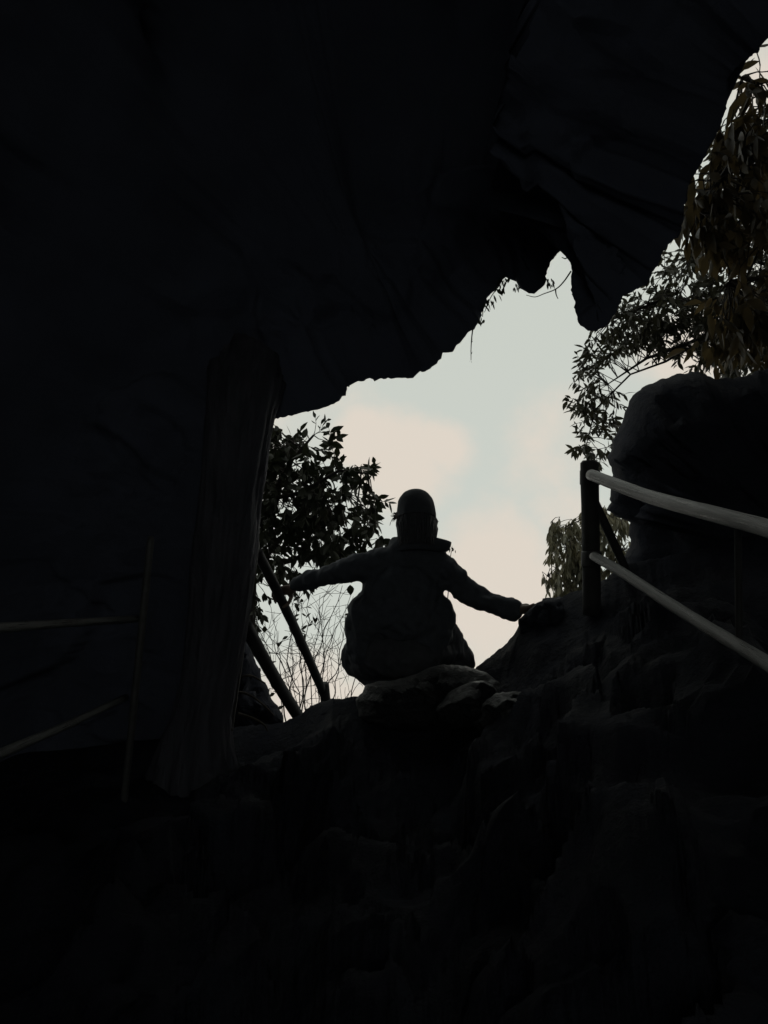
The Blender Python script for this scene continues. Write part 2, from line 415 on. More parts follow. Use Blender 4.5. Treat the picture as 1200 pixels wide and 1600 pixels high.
rock('rock', [(700, 1083), (716, 1072), (735, 1064), (757, 1062), (772, 1072), (785, 1092), (780, 1130), (700, 1140), (680, 1110)],
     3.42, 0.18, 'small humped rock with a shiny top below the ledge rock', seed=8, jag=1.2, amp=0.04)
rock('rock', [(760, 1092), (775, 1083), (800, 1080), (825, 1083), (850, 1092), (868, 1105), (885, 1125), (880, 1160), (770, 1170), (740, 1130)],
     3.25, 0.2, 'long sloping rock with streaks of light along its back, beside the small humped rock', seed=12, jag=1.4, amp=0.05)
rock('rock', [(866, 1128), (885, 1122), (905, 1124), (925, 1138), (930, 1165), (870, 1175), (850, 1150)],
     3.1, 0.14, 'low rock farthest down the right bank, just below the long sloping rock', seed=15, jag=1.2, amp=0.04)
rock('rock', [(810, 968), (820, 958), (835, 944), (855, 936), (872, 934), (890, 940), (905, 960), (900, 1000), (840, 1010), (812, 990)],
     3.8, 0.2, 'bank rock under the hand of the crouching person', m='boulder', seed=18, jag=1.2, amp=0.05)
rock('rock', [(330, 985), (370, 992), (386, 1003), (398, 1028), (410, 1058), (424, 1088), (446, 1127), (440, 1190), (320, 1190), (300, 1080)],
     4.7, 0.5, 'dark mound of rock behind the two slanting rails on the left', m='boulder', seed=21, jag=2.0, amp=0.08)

# ------------------------------------------------------------------ fluted rock pillar on the left
def build_pillar():
    tab = [  # py, left edge, right edge
        (400, 325, 470), (520, 325, 462), (600, 322, 446), (650, 320, 431), (700, 316, 422), (760, 310, 413), (850, 303, 404), (930, 296, 394), (1000, 290, 384), (1060, 284, 372), (1120, 270, 362), (1160, 250, 368), (1220, 225, 380), (1340, 200, 400)]
    V, Fc = [], []; n = 96
    ys = [430 + i * 6 for i in range(150)]
    for y in ys:
        l, r = lerp_table(tab, y)
        d = 3.66 + 0.9 * smoothstep(640, 440, y) if y < 640 else 3.66
        c = P((l + r) / 2, y, d); rad = (r - l) / 2 * d / F
        for k in range(n):
            t = 2 * math.pi * k / n
            e = Vector((math.cos(t), math.sin(t), 0))
            rid = fbm((math.cos(t) * 3.2, math.sin(t) * 3.2, c.z * 0.5), 1.0, 3) * 0.10 + fbm((math.cos(t) * 11, math.sin(t) * 11, c.z * 0.9), 1.0, 3) * 0.06 + fbm((math.cos(t) * 2, math.sin(t) * 2, c.z * 3), 1.0, 3) * 0.08 + chunks((math.cos(t) * 1.4, math.sin(t) * 1.4, c.z * 1.1), 1.6, 9) * 0.05
            V.append(c + e * rad * (1 + rid - 0.06))
    for i in range(len(ys) - 1):
        for k in range(n):
            k2 = (k + 1) % n; Fc.append((i * n + k, (i + 1) * n + k, (i + 1) * n + k2, i * n + k2))
    Fc.append(tuple(range(n))); Fc.append(tuple(reversed([(len(ys) - 1) * n + k for k in range(n)])))
    tag(link('rock_pillar', (V, Fc), M['pillar'], origin=P(325, 1150, 3.66)), 'leaning rock pillar with fine vertical fluting, left of the opening', 'rock pillar')
build_pillar()

# ------------------------------------------------------------------ railings
def curve_pts(ctrl, n):
    """Catmull-Rom through control points (px, py, depth)"""
    c = [Vector(P(*q)) for q in ctrl]; c = [c[0] * 2 - c[1]] + c + [c[-1] * 2 - c[-2]]
    o = []
    for i in range(1, len(c) - 2):
        for k in range(n):
            t = k / n
            o.append(0.5 * ((2 * c[i]) + (c[i + 1] - c[i - 1]) * t + (2 * c[i - 1] - 5 * c[i] + 4 * c[i + 1] - c[i + 2]) * t * t + (3 * c[i] - c[i - 1] - 3 * c[i + 1] + c[i + 2]) * t ** 3))
    o.append(c[-2]); return o

def pole(name, ctrl, r0, r1, m, parent, n=12, sides=20, wob=0.06, world=None):
    pts = world or curve_pts(ctrl, n)
    mb = MB(); K = len(pts) - 1
    mb.tube(pts, [r0 + (r1 - r0) * i / K for i in range(K + 1)], sides, wob=wob)
    o = link(name, mb, M[m], parent)
    run = [0.0]
    for a, b in zip(pts, pts[1:]): run.append(run[-1] + (b - a).length)
    uv = o.data.uv_layers.new(name='grain')
    for pl in o.data.polygons:
        vi = [o.data.vertices[v].index for v in pl.vertices]
        wrap = len(vi) == 4 and any(v % sides == 0 for v in vi) and any(v % sides == sides - 1 for v in vi)
        for li, v in zip(pl.loop_indices, vi):
            k = v % sides
            uv.data[li].uv = ((sides if wrap and k == 0 else k) / sides, run[min(K, v // sides)])
    return o

def vpost(top, bottom, hw, m, parent, name='post', round_=True):
    mb = MB(); K = 14
    pts = [top.lerp(bottom, i / K) for i in range(K + 1)]
    rad = [hw * (0.72 if i == 0 else 1.0) for i in range(K + 1)]
    pts.insert(1, top.lerp(bottom, 0.018)); rad.insert(1, hw)
    mb.tube(pts, rad, 18, wob=0.05)
    return link(name, mb, M[m], parent)

# right railing
base = P(922, 930, 3.45)
rr = thing('railing', base, 'weathered grey pole railing with a braced post along the right bank', 'railing', 'pole railings')
top = P(921, 719, 3.42)
vpost(top, P(925, 960, 3.45), 0.041, 'pole_dark', rr)
pole('rail', [(924, 742, 3.30), (1000, 771, 2.83), (1064, 790, 2.48), (1130, 807, 2.18), (1200, 826, 1.93), (1330, 868, 1.55), (1560, 950, 1.2)], 0.0255, 0.0245, 'pole', rr)
pole('rail', [(928, 869, 3.34), (970, 893, 3.06), (1040, 939, 2.65), (1100, 977, 2.36), (1160, 1013, 2.1), (1200, 1038, 1.95), (1330, 1130, 1.55), (1560, 1290, 1.2)], 0.0215, 0.0195, 'pole', rr)
pole('brace', [(928, 782, 3.46), (944, 816, 3.5), (962, 855, 3.55), (982, 900, 3.6)], 0.021, 0.021, 'pole_dark', rr, wob=0.03)
vpost(P(1153, 812, 2.14), P(1155, 1012, 2.16), 0.010, 'pole_dark', rr, name='baluster')
for (x, y) in ((922, 745), (924, 872)):
    mb = MB(); a = P(x, y - 11, 3.435); b_ = P(x, y + 13, 3.435)
    mb.tube([a, a.lerp(b_, 0.08), a.lerp(b_, 0.92), b_], [0.044, 0.047, 0.047, 0.044], 20)
    c_ = link('clamp', mb, M['steel'], rr)
    mb = MB(); q = P(x + 8, y + 2, 3.39)
    mb.tube([q, q + Vector((0, -0.018, 0))], [0.009, 0.009], 6); mb.tube([q + Vector((0, -0.01, 0)), q + Vector((0, -0.03, 0))], [0.005, 0.005], 8)
    link('bolt', mb, M['steel'], c_)

vpost(P(1560, 905, 1.2), P(1560, 2500, 1.2), 0.036, 'pole_dark', rr)      # the next post, beside the viewer
# left railing, coming towards the viewer
lr = thing('railing', P(195, 1250, 3.25), 'dim pole railing at the far left whose rails end at a thin post', 'railing', 'pole railings')
vpost(P(236, 838, 3.22), P(190, 1290, 3.22), 0.016, 'steel', lr)
pole('rail', [(214, 967, 3.22), (100, 974, 2.60), (0, 981, 2.08), (-180, 993, 1.6), (-420, 1010, 1.2)], 0.015, 0.015, 'pole', lr, wob=0.05)
pole('rail', [(196, 1090, 3.22), (100, 1135, 2.60), (0, 1178, 2.08), (-180, 1262, 1.6), (-420, 1370, 1.2)], 0.015, 0.015, 'pole', lr, wob=0.08)

vpost(P(-420, 960, 1.2), P(-420, 2500, 1.2), 0.020, 'steel', lr)

# railing over the lip, going down outside
UPR = [(402, 862, 3.80), (440, 938, 4.12), (475, 1013, 4.50), (507, 1086, 4.90), (523, 1122, 5.1)]
or_ = thing('railing', P(360, 1135, 3.8), 'black slanting pole railing over the lip, its upper rail gripped by the person', 'railing', 'pole railings')
vpost(P(401, 846, 3.78), P(357, 1150, 3.78), 0.019, 'steel', or_)
pole('rail', UPR, 0.027, 0.029, 'pole_dark', or_, wob=0.05)
pole('rail', [(382, 975, 3.80), (412, 1030, 4.0), (440, 1078, 4.25), (470, 1126, 4.6), (480, 1145, 4.7)], 0.036, 0.036, 'pole_dark', or_, wob=0.05)
vpost(P(506, 1067, 4.86), P(514, 1150, 4.9), 0.034, 'pole_dark', or_)

# ------------------------------------------------------------------ plants
def in_poly(x, y, poly):
    c = False; j = len(poly) - 1
    for i in range(len(poly)):
        xi, yi = poly[i]; xj, yj = poly[j]
        if (yi > y) != (yj > y) and x < (xj - xi) * (y - yi) / (yj - yi) + xi: c = not c
        j = i
    return c

def rnd_dir():
    while True:
        v = Vector((U(-1, 1), U(-1, 1), U(-1, 1)))
        if 0.05 < v.length < 1: return v.normalized()

def bend(a, b, sag=0.1, n=6, side=None):
    a, b = Vector(a), Vector(b); s = (side or rnd_dir()) * (b - a).length * sag
    return [a.lerp(b, i / n) + s * math.sin(math.pi * i / n) + rnd_dir() * (b - a).length * 0.015 * (0 < i < n) for i in range(n + 1)]

def grow(root, limbs, regions, leaf_mat, bark='bark', trunk=None, crown_name='crown'):
    """limbs: list of (pts, r0, r1); regions: dicts of where twigs sit and what leaves they bear"""
    samples = []
    for (pts, r0, r1) in limbs:
        mb = MB(); K = len(pts) - 1
        mb.tube(pts, [r0 + (r1 - r0) * i / K for i in range(K + 1)], 8, wob=0.1)
        link('branch', mb, M[bark], root)
        for i in range(K):
            for t in (0, 0.25, 0.5, 0.75): samples.append(pts[i].lerp(pts[i + 1], t))
        samples.append(pts[-1])
    if trunk:
        mb = MB(); pts, r0, r1 = trunk; K = len(pts) - 1
        mb.tube(pts, [r0 + (r1 - r0) * i / K for i in range(K + 1)], 14, wob=0.12)
        link('trunk', mb, M[bark], root)
        for p in pts[len(pts) // 2:]: samples.append(p)
    tw = MB(); lf = MB()
    for rg in regions:
        poly = rg['poly']; xs = [p[0] for p in poly]; ys = [p[1] for p in poly]
        cnt = 0
        while cnt < rg['n']:
            x, y = U(min(xs), max(xs)), U(min(ys), max(ys))
            if not in_poly(x, y, poly): continue
            hole = rg.get('gap', 0)
            if hole and noise.noise(Vector((x * 0.022, y * 0.022, rg.get('seed', 0)))) * 0.5 + 0.5 < hole * R(): 
                if R() < 0.8: cnt += 0.25; continue
            cnt += 1
            o = P(x, y, U(*rg['d']))
            near = min(samples, key=lambda q: (q - o).length_squared)
            gro = (o - near); ln = gro.length
            if ln > 0.03: tw.tube(bend(near, o, 0.08, 5), [max(0.003, rg['tr'] * (1.5 - i / 5)) for i in range(6)], 5, cap=False)
            gd = gro.normalized() if ln > 0.01 else rnd_dir()
            dirn = (gd * rg.get('out', 0.7) + rnd_dir() * 0.7 + Vector((0, 0, -rg['droop']))).normalized()
            tl = rg['tl'] * U(0.6, 1.3); end = o + dirn * tl + Vector((0, 0, -0.15 * tl * rg['droop']))
            tp = bend(o, end, 0.08, 5)
            tw.tube(tp, [rg['tr'] * (1 - 0.14 * i) for i in range(6)], 5, cap=False)
            nl = rg['nl']; a0 = U(0, 6.28)
            for k in range(nl):
                t = 0.1 + 0.9 * (k + R() * 0.4) / nl
                q = tp[min(5, int(t * 5))].lerp(tp[min(5, int(t * 5) + 1)], t * 5 - int(t * 5))
                perp = dirn.orthogonal().normalized(); perp.rotate(Matrix.Rotation(a0 + k * 2.4, 3, dirn))
                ld = (dirn * U(0.3, 0.9) + perp * U(0.5, 1.0) + Vector((0, 0, -rg['ldroop'])) + rnd_dir() * 0.25).normalized()
                s = U(0.65, 1.25)
                lf.leaf(q, ld, rnd_dir(), rg['L'] * s, rg['W'] * s * U(0.8, 1.2), rg.get('curl', 0.3), U(0.05, 0.45))
    link('twigs', tw, M[bark], root)
    link(crown_name, lf, M[leaf_mat], root)

def PP(lst): return [P(*q) for q in lst]

# broad-leaved tree left of the opening
t1 = thing('tree', P(375, 1180, 7.0), 'dark broad leaved tree against the sky, left of the person and behind the pillar', 'tree')
grow(t1, [(PP([(392, 900, 7.0), (430, 850, 7.1), (480, 800, 7.2), (540, 770, 7.2)]), 0.04, 0.012), (PP([(385, 860, 7.0), (420, 780, 6.9), (455, 720, 6.9), (490, 680, 6.9)]), 0.035, 0.01),
          (PP([(388, 880, 7.0), (440, 880, 7.3), (500, 860, 7.4), (570, 840, 7.5)]), 0.035, 0.01), (PP([(420, 780, 6.9), (470, 770, 6.7), (530, 735, 6.6), (575, 740, 6.6)]), 0.025, 0.008)],
     [dict(poly=[(395, 655), (440, 652), (470, 685), (520, 680), (548, 712), (578, 738), (592, 770), (592, 810), (600, 838), (560, 860), (500, 885), (440, 895), (395, 880)], n=215, d=(6.4, 7.8), tl=0.16, nl=7, L=0.12, W=0.058, tr=0.004, droop=0.15, ldroop=0.25, gap=0.75, seed=2),
      dict(poly=[(400, 665), (450, 680), (500, 720), (535, 770), (560, 840), (480, 880), (395, 870)], n=110, d=(6.6, 7.6), tl=0.16, nl=7, L=0.11, W=0.055, tr=0.004, droop=0.15, ldroop=0.25, seed=4),
      dict(poly=[(484, 660), (515, 655), (520, 690), (495, 700)], n=3, d=(6.8, 7.0), tl=0.14, nl=4, L=0.09, W=0.036, tr=0.003, droop=-0.6, ldroop=-0.3),
      dict(poly=[(385, 915), (412, 915), (412, 965), (388, 985)], n=16, d=(6.8, 7.2), tl=0.13, nl=6, L=0.075, W=0.035, tr=0.003, droop=0.3, ldroop=0.3),
      dict(poly=[(440, 890), (480, 895), (470, 915), (440, 905)], n=8, d=(6.8, 7.2), tl=0.13, nl=6, L=0.10, W=0.045, tr=0.003, droop=0.4, ldroop=0.4)],
     'leaf_dark', trunk=(PP([(372, 1190, 7.0), (378, 1080, 7.0), (386, 980, 7.0), (390, 900, 7.0), (382, 830, 6.95), (372, 740, 6.9)]), 0.10, 0.05))

# small leaved tree reaching in from the right
t2 = thing('tree', P(1390, 1000, 6.8), 'slender leaved tree whose sprays hang left past the big boulder', 'tree')
grow(t2, [(PP([(1390, 520, 6.8), (1250, 505, 6.7), (1120, 520, 6.5), (1010, 560, 6.4), (950, 600, 6.4)]), 0.035, 0.005), (PP([(1250, 505, 6.7), (1130, 470, 6.5), (1030, 470, 6.4), (955, 500, 6.3)]), 0.025, 0.005),
          (PP([(1120, 520, 6.5), (1040, 565, 6.6), (985, 585, 6.6), (930, 640, 6.5), (915, 700, 6.5)]), 0.013, 0.004), (PP([(1390, 520, 6.8), (1260, 430, 6.6), (1150, 400, 6.5), (1080, 400, 6.5)]), 0.03, 0.006),
          (PP([(1260, 430, 6.6), (1210, 330, 6.6), (1150, 260, 6.5)]), 0.035, 0.01)],
     [dict(poly=[(915, 525), (965, 480), (1010, 455), (1090, 450), (1180, 480), (1220, 560), (1140, 575), (1040, 545), (1000, 545), (960, 560), (925, 560)], n=340, d=(6.0, 7.0), tl=0.18, nl=8, L=0.085, W=0.032, tr=0.0035, droop=0.3, ldroop=0.3, gap=0.5, seed=9),
      dict(poly=[(912, 560), (955, 550), (960, 600), (965, 640), (960, 690), (930, 715), (900, 710), (905, 680), (900, 640), (910, 600)], n=62, d=(6.2, 6.8), tl=0.16, nl=7, L=0.085, W=0.027, tr=0.003, droop=0.35, ldroop=0.35, seed=14),
      dict(poly=[(893, 690), (925, 680), (925, 712), (897, 712)], n=7, d=(6.3, 6.7), tl=0.12, nl=7, L=0.09, W=0.034, tr=0.003, droop=0.5, ldroop=0.5),
      dict(poly=[(900, 600), (925, 590), (925, 650), (903, 650)], n=9, d=(6.3, 6.7), tl=0.14, nl=7, L=0.09, W=0.034, tr=0.003, droop=0.4, ldroop=0.4),
      dict(poly=[(1050, 380), (1210, 330), (1230, 500), (1100, 460), (1030, 450)], n=140, d=(6.0, 7.2), tl=0.2, nl=8, L=0.09, W=0.034, tr=0.004, droop=0.3, ldroop=0.3, gap=0.5, seed=21),
      dict(poly=[(1120, 200), (1210, 200), (1220, 340), (1090, 340)], n=90, d=(6.0, 7.2), tl=0.2, nl=8, L=0.09, W=0.034, tr=0.004, droop=0.3, ldroop=0.3, seed=23)],
     'leaf_olive', trunk=(PP([(1400, 1050, 6.8), (1395, 800, 6.8), (1390, 600, 6.8), (1385, 480, 6.8), (1360, 300, 6.8)]), 0.14, 0.06))

# near tree with long drooping leaves, top right
t3 = thing('tree', P(1500, 1000, 4.6), 'brownish tree with long drooping leaves close under the roof at top right', 'tree')
grow(t3, [(PP([(1480, 300, 4.6), (1330, 260, 4.4), (1230, 230, 4.2), (1140, 260, 4.1), (1090, 330, 4.0)]), 0.05, 0.008), (PP([(1330, 260, 4.4), (1230, 170, 4.2), (1160, 120, 4.0)]), 0.03, 0.006),
          (PP([(1480, 300, 4.6), (1330, 400, 4.4), (1230, 430, 4.2), (1140, 440, 4.1)]), 0.04, 0.008), (PP([(1480, 420, 4.6), (1330, 490, 4.3), (1210, 500, 4.2)]), 0.03, 0.008)],
     [dict(poly=[(1130, 175), (1160, 165), (1215, 170), (1215, 330), (1110, 300), (1110, 260)], n=82, d=(3.8, 4.7), tl=0.16, nl=5, L=0.135, W=0.05, tr=0.004, droop=0.5, ldroop=0.8, curl=0.5),
      dict(poly=[(1080, 270), (1120, 280), (1130, 380), (1075, 360)], n=42, d=(3.8, 4.3), tl=0.14, nl=5, L=0.13, W=0.046, tr=0.004, droop=0.5, ldroop=1.0, curl=0.5),
      dict(poly=[(1120, 320), (1215, 300), (1215, 400), (1150, 410), (1090, 385)], n=34, d=(3.8, 4.5), tl=0.16, nl=5, L=0.115, W=0.044, tr=0.004, droop=0.5, ldroop=0.6, curl=0.4),
      dict(poly=[(1150, 430), (1215, 410), (1225, 550), (1110, 525), (1120, 450)], n=72, d=(3.9, 4.6), tl=0.16, nl=5, L=0.125, W=0.046, tr=0.004, droop=0.4, ldroop=0.6, curl=0.4),
      dict(poly=[(1150, 125), (1200, 90), (1215, 150), (1165, 160)], n=13, d=(3.8, 4.2), tl=0.14, nl=4, L=0.15, W=0.036, tr=0.004, droop=0.2, ldroop=0.3)],
     'leaf_brown', trunk=(PP([(1500, 1050, 4.6), (1495, 800, 4.6), (1490, 550, 4.6), (1480, 380, 4.6), (1470, 200, 4.6)]), 0.09, 0.04))

# pale drooping tree beyond the bank
t4 = thing('tree', P(915, 1020, 11), 'pale olive tree with weeping sprays seen past the braced post', 'tree')
grow(t4, [(PP([(915, 930, 11), (900, 880, 11), (875, 830, 11), (862, 815, 11)]), 0.05, 0.012), (PP([(915, 930, 11), (925, 870, 11.2), (940, 830, 11.2), (960, 815, 11.2)]), 0.05, 0.012), (PP([(915, 930, 11), (945, 900, 11), (970, 860, 11)]), 0.04, 0.01),
          (PP([(912, 940, 11), (880, 915, 10.9), (855, 900, 10.9)]), 0.03, 0.008)],
     [dict(poly=[(858, 815), (880, 805), (915, 805), (920, 930), (870, 925), (865, 900), (878, 880), (866, 860), (855, 840)], n=120, d=(10.4, 11.6), tl=0.26, nl=9, L=0.15, W=0.042, tr=0.005, droop=1.2, ldroop=1.0, curl=0.5, gap=0.35, seed=31),
      dict(poly=[(915, 790), (945, 785), (990, 800), (990, 900), (920, 920)], n=120, d=(10.4, 11.8), tl=0.26, nl=9, L=0.15, W=0.042, tr=0.005, droop=1.2, ldroop=1.0, curl=0.5, seed=33),
      dict(poly=[(846, 890), (868, 880), (872, 925), (848, 912)], n=16, d=(10.6, 11.2), tl=0.2, nl=8, L=0.14, W=0.04, tr=0.005, droop=1.2, ldroop=1.0, curl=0.5)],
     'leaf_pale', trunk=(PP([(915, 1060, 11), (917, 990, 11), (915, 930, 11)]), 0.11, 0.07))

# bare shrub between the slanting rails
def bare_shrub():
    root = thing('bare_shrub', P(480, 1150, 5.8), 'leafless shrub of thin crossing twigs behind the slanting rails', 'shrub')
    st = MB(); fine = MB(); lf = MB()
    stems = [(455, 1150, 400, 960), (462, 1150, 440, 930), (470, 1150, 478, 905), (478, 1150, 495, 880), (486, 1150, 470, 920), (492, 1150, 520, 900), (500, 1150, 548, 930), (505, 1150, 540, 960), (468, 1150, 420, 985),
             (515, 1150, 560, 1010), (484, 1150, 450, 900), (497, 1150, 500, 930), (440, 1150, 410, 920), (475, 1150, 430, 1000), (480, 1150, 555, 975), (470, 1150, 535, 915)]
    for (x0, y0, x1, y1) in stems:
        a, b = P(x0, y0, U(5.5, 6.1)), P(x1, y1, U(5.3, 6.3))
        pts = bend(a, b, 0.10, 12); r = U(0.0035, 0.007)
        st.tube(pts, [r * (1 - 0.055 * i) for i in range(13)], 6, cap=False)
        for k in range(5):
            i = random.randint(3, 11); q = pts[i]; dr = (b - a).normalized()
            e = q + (dr * U(0.3, 1) + rnd_dir() * 0.8).normalized() * U(0.15, 0.5)
            sub_ = bend(q, e, 0.08, 6)
            fine.tube(sub_, [0.0026 * (1 - 0.1 * j) for j in range(7)], 5, cap=False)
            for m_ in range(3):
                j = random.randint(2, 6)
                e2 = sub_[j] + (dr * 0.5 + rnd_dir()).normalized() * U(0.06, 0.2)
                fine.tube(bend(sub_[j], e2, 0.06, 3), [0.0022, 0.002, 0.0018, 0.0014], 4, cap=False)
    for (cx, cy, n, sp) in ((462, 940, 12, 14), (482, 962, 12, 14), (440, 1000, 3, 6), (470, 985, 6, 12), (415, 1040, 5, 10), (438, 1095, 8, 10), (430, 1075, 8, 10)):
        for _ in range(n):
            q = P(cx + random.gauss(0, sp * 0.6), cy + random.gauss(0, sp * 0.5), U(5.6, 6.0))
            lf.leaf(q, rnd_dir() + Vector((0, 0, -0.4)), rnd_dir(), U(0.05, 0.085), U(0.02, 0.032), 0.4)
    for (x, y, L_, W_, dv) in ((547, 914, 0.075, 0.055, (0.1, 0, -1)), (538, 961, 0.05, 0.02, (0.9, 0.1, 0.4)), (413, 988, 0.045, 0.04, (0, 0, 1))):
        q = P(x, y, 5.2); lf.leaf(q, Vector(dv), Vector((1, 0, 0)), L_, W_, 0.3)
        e = P(x + U(-40, -10), y + 120, 5.7); fine.tube(bend(e, q, 0.12, 8), [0.003 - 0.0002 * i for i in range(9)], 4, cap=False)
    link('stem', st, M['bark'], root); link('twigs', fine, M['bark'], root); link('leaves', lf, M['leaf_dark'], root)
bare_shrub()

# climber and hanging roots on the roof edge
def vine(name, label, strands, leaves, cat='vine'):
    root = thing(name, P(*strands[0][0]), label, cat)
    st = MB(); lf = MB()
    for ctrl in strands:
        pts = curve_pts(ctrl, 6); st.tube(pts, [0.004 * (1 - 0.6 * i / len(pts)) for i in range(len(pts))], 5)
    for (x, y, d, n, sp, L_) in leaves:
        for _ in range(n):
            q = P(x + random.gauss(0, sp), y + random.gauss(0, sp), d + U(-0.03, 0.03))
            lf.leaf(q, Vector((U(-0.5, 0.5), U(-0.5, 0.5), -1)), rnd_dir(), L_ * U(0.6, 1.2), L_ * U(0.25, 0.4), 0.2)
    link('stem', st, M['bark'], root)
    if leaves: link('leaves', lf, M['leaf_dark'], root)
vine('vine', 'thin vine looping under the roof between the small lobe and the hanging lobe',
     [[(892, 424, 3.5), (880, 441, 3.6), (868, 452, 3.8), (850, 459, 4.0), (836, 464, 4.05), (822, 461, 4.05)], [(868, 451, 3.8), (869, 460, 3.8), (872, 467, 3.8)], [(890, 398, 3.45), (884, 404, 3.5), (878, 402, 3.6)]],
     [(856, 436, 3.98, 10, 3.5, 0.04), (859, 443, 3.95, 5, 3, 0.035)])
vine('vine', 'tufted creeper fringing the left edge of the roof notch',
     [[(788, 430, 4.1), (780, 445, 4.1), (766, 466, 4.05), (757, 488, 4.05)], [(755, 478, 4.05), (754, 495, 4.05)]],
     [(784, 440, 4.1, 16, 4, 0.045), (778, 452, 4.1, 10, 4, 0.045), (766, 466, 4.08, 10, 4, 0.045), (762, 474, 4.05, 8, 3, 0.04), (751, 498, 4.03, 7, 3, 0.035), (806, 446, 4.08, 7, 3, 0.035)])
vine('hanging_root', 'hair thin root hanging straight down below the sloping roof edge',
     [[(739, 512, 4.0), (737, 528, 4.0), (736, 545, 4.0), (736, 563, 4.0)]], [(736, 550, 4.0, 3, 1.5, 0.014), (736, 563, 4.0, 2, 1, 0.014), (738, 530, 4.0, 2, 1, 0.012)], 'root')
vine('sprig', 'tiny leafy sprig beside the jacket collar, behind the shoulder',
     [[(690, 1010, 4.9), (700, 930, 4.9), (704, 870, 4.9), (708, 856, 4.9)]], [(706, 858, 4.9, 7, 2.4, 0.03), (709, 854, 4.9, 4, 2, 0.03)], 'plant')
for ctrl, lab in (([(352, 1080, 3.9), (385, 1084, 4.0), (410, 1100, 4.05), (428, 1118, 4.1)], 'thin exposed root arching over the mound behind the slanting rails'),
                  ([(372, 1115, 3.85), (395, 1122, 3.85), (412, 1132, 3.85), (418, 1142, 3.85)], 'short exposed root on the lip, right of the foot of the thin post'),
                  ([(357, 1118, 3.7), (358, 1130, 3.7), (363, 1142, 3.68)], 'stub of root at the foot of the thin post beside the pillar'),
                  ([(370, 1060, 4.2), (392, 1056, 4.2), (415, 1068, 4.2)], 'upper thin root over the mound below the lower slanting rail')):
    mb = MB(); pts = curve_pts(ctrl, 6); mb.tube(pts, [0.008 * (1 - 0.5 * i / len(pts)) for i in range(len(pts))], 7, wob=0.2)
    tag(link('exposed_root', mb, M['bark'], origin=pts[0]), lab, 'root', 'exposed roots')

# ------------------------------------------------------------------ the crouching person
def sphere_pts(c, r, rot=None):
    o = []
    rx, ry, rz = r if hasattr(r, '__len__') else (r, r, r)
    for i in range(1, 10):
        ph = math.pi * i / 10
        for k in range(18):
            t = 2 * math.pi * k / 18
            v = Vector((rx * math.sin(ph) * math.cos(t), ry * math.sin(ph) * math.sin(t), rz * math.cos(ph)))
            if rot: v.rotate(rot)
            o.append(c + v)
    for z in (rz, -rz):
        v = Vector((0, 0, z))
        if rot: v.rotate(rot)
        o.append(c + v)
    return o

def blob(name, prims, voxel, m, parent, smooth=6, fold=0.0, fscale=9):
    """union of tapered limbs and rounded masses grown into one continuous skin"""
    bm = bmesh.new()
    for pr in prims:
        if pr[0] == 'c': pts = sphere_pts(pr[1], pr[2]) + sphere_pts(pr[3], pr[4])
        else: pts = sphere_pts(pr[1], pr[2], pr[3] if len(pr) > 3 else None)
        vs = [bm.verts.new(p) for p in pts]
        res = bmesh.ops.convex_hull(bm, input=vs)
        bad = [g for g in res['geom_interior'] if isinstance(g, bmesh.types.BMVert) and g.is_valid]
        if bad: bmesh.ops.delete(bm, geom=bad, context='VERTS')
    me = bpy.data.meshes.new(name + '_cage'); bm.to_mesh(me); bm.free()
    ob = bpy.data.objects.new(name + '_cage', me); COL.objects.link(ob)
    rm = ob.modifiers.new('r', 'REMESH'); rm.mode = 'VOXEL'; rm.voxel_size = voxel
    sm = ob.modifiers.new('s', 'SMOOTH'); sm.iterations = smooth; sm.factor = 0.5
    dg = bpy.context.evaluated_depsgraph_get(); dg.update()
    ev = ob.evaluated_get(dg); m2 = ev.to_mesh()
    V = [v.co.copy() for v in m2.vertices]; Nn = [v.normal.copy() for v in m2.vertices]; Fc = [tuple(p.vertices) for p in m2.polygons]
    ev.to_mesh_clear(); bpy.data.objects.remove(ob); bpy.data.meshes.remove(me)
    if fold:
        V = [v + nn * fold * (fbm(v, fscale, 3) + 0.6 * (abs(fbm((v.x * 1.5, v.y * 1.5, v.z * 0.7), fscale * 1.3, 2)) - 0.3)) for v, nn in zip(V, Nn)]
    return link(name, (V, Fc), m, parent)

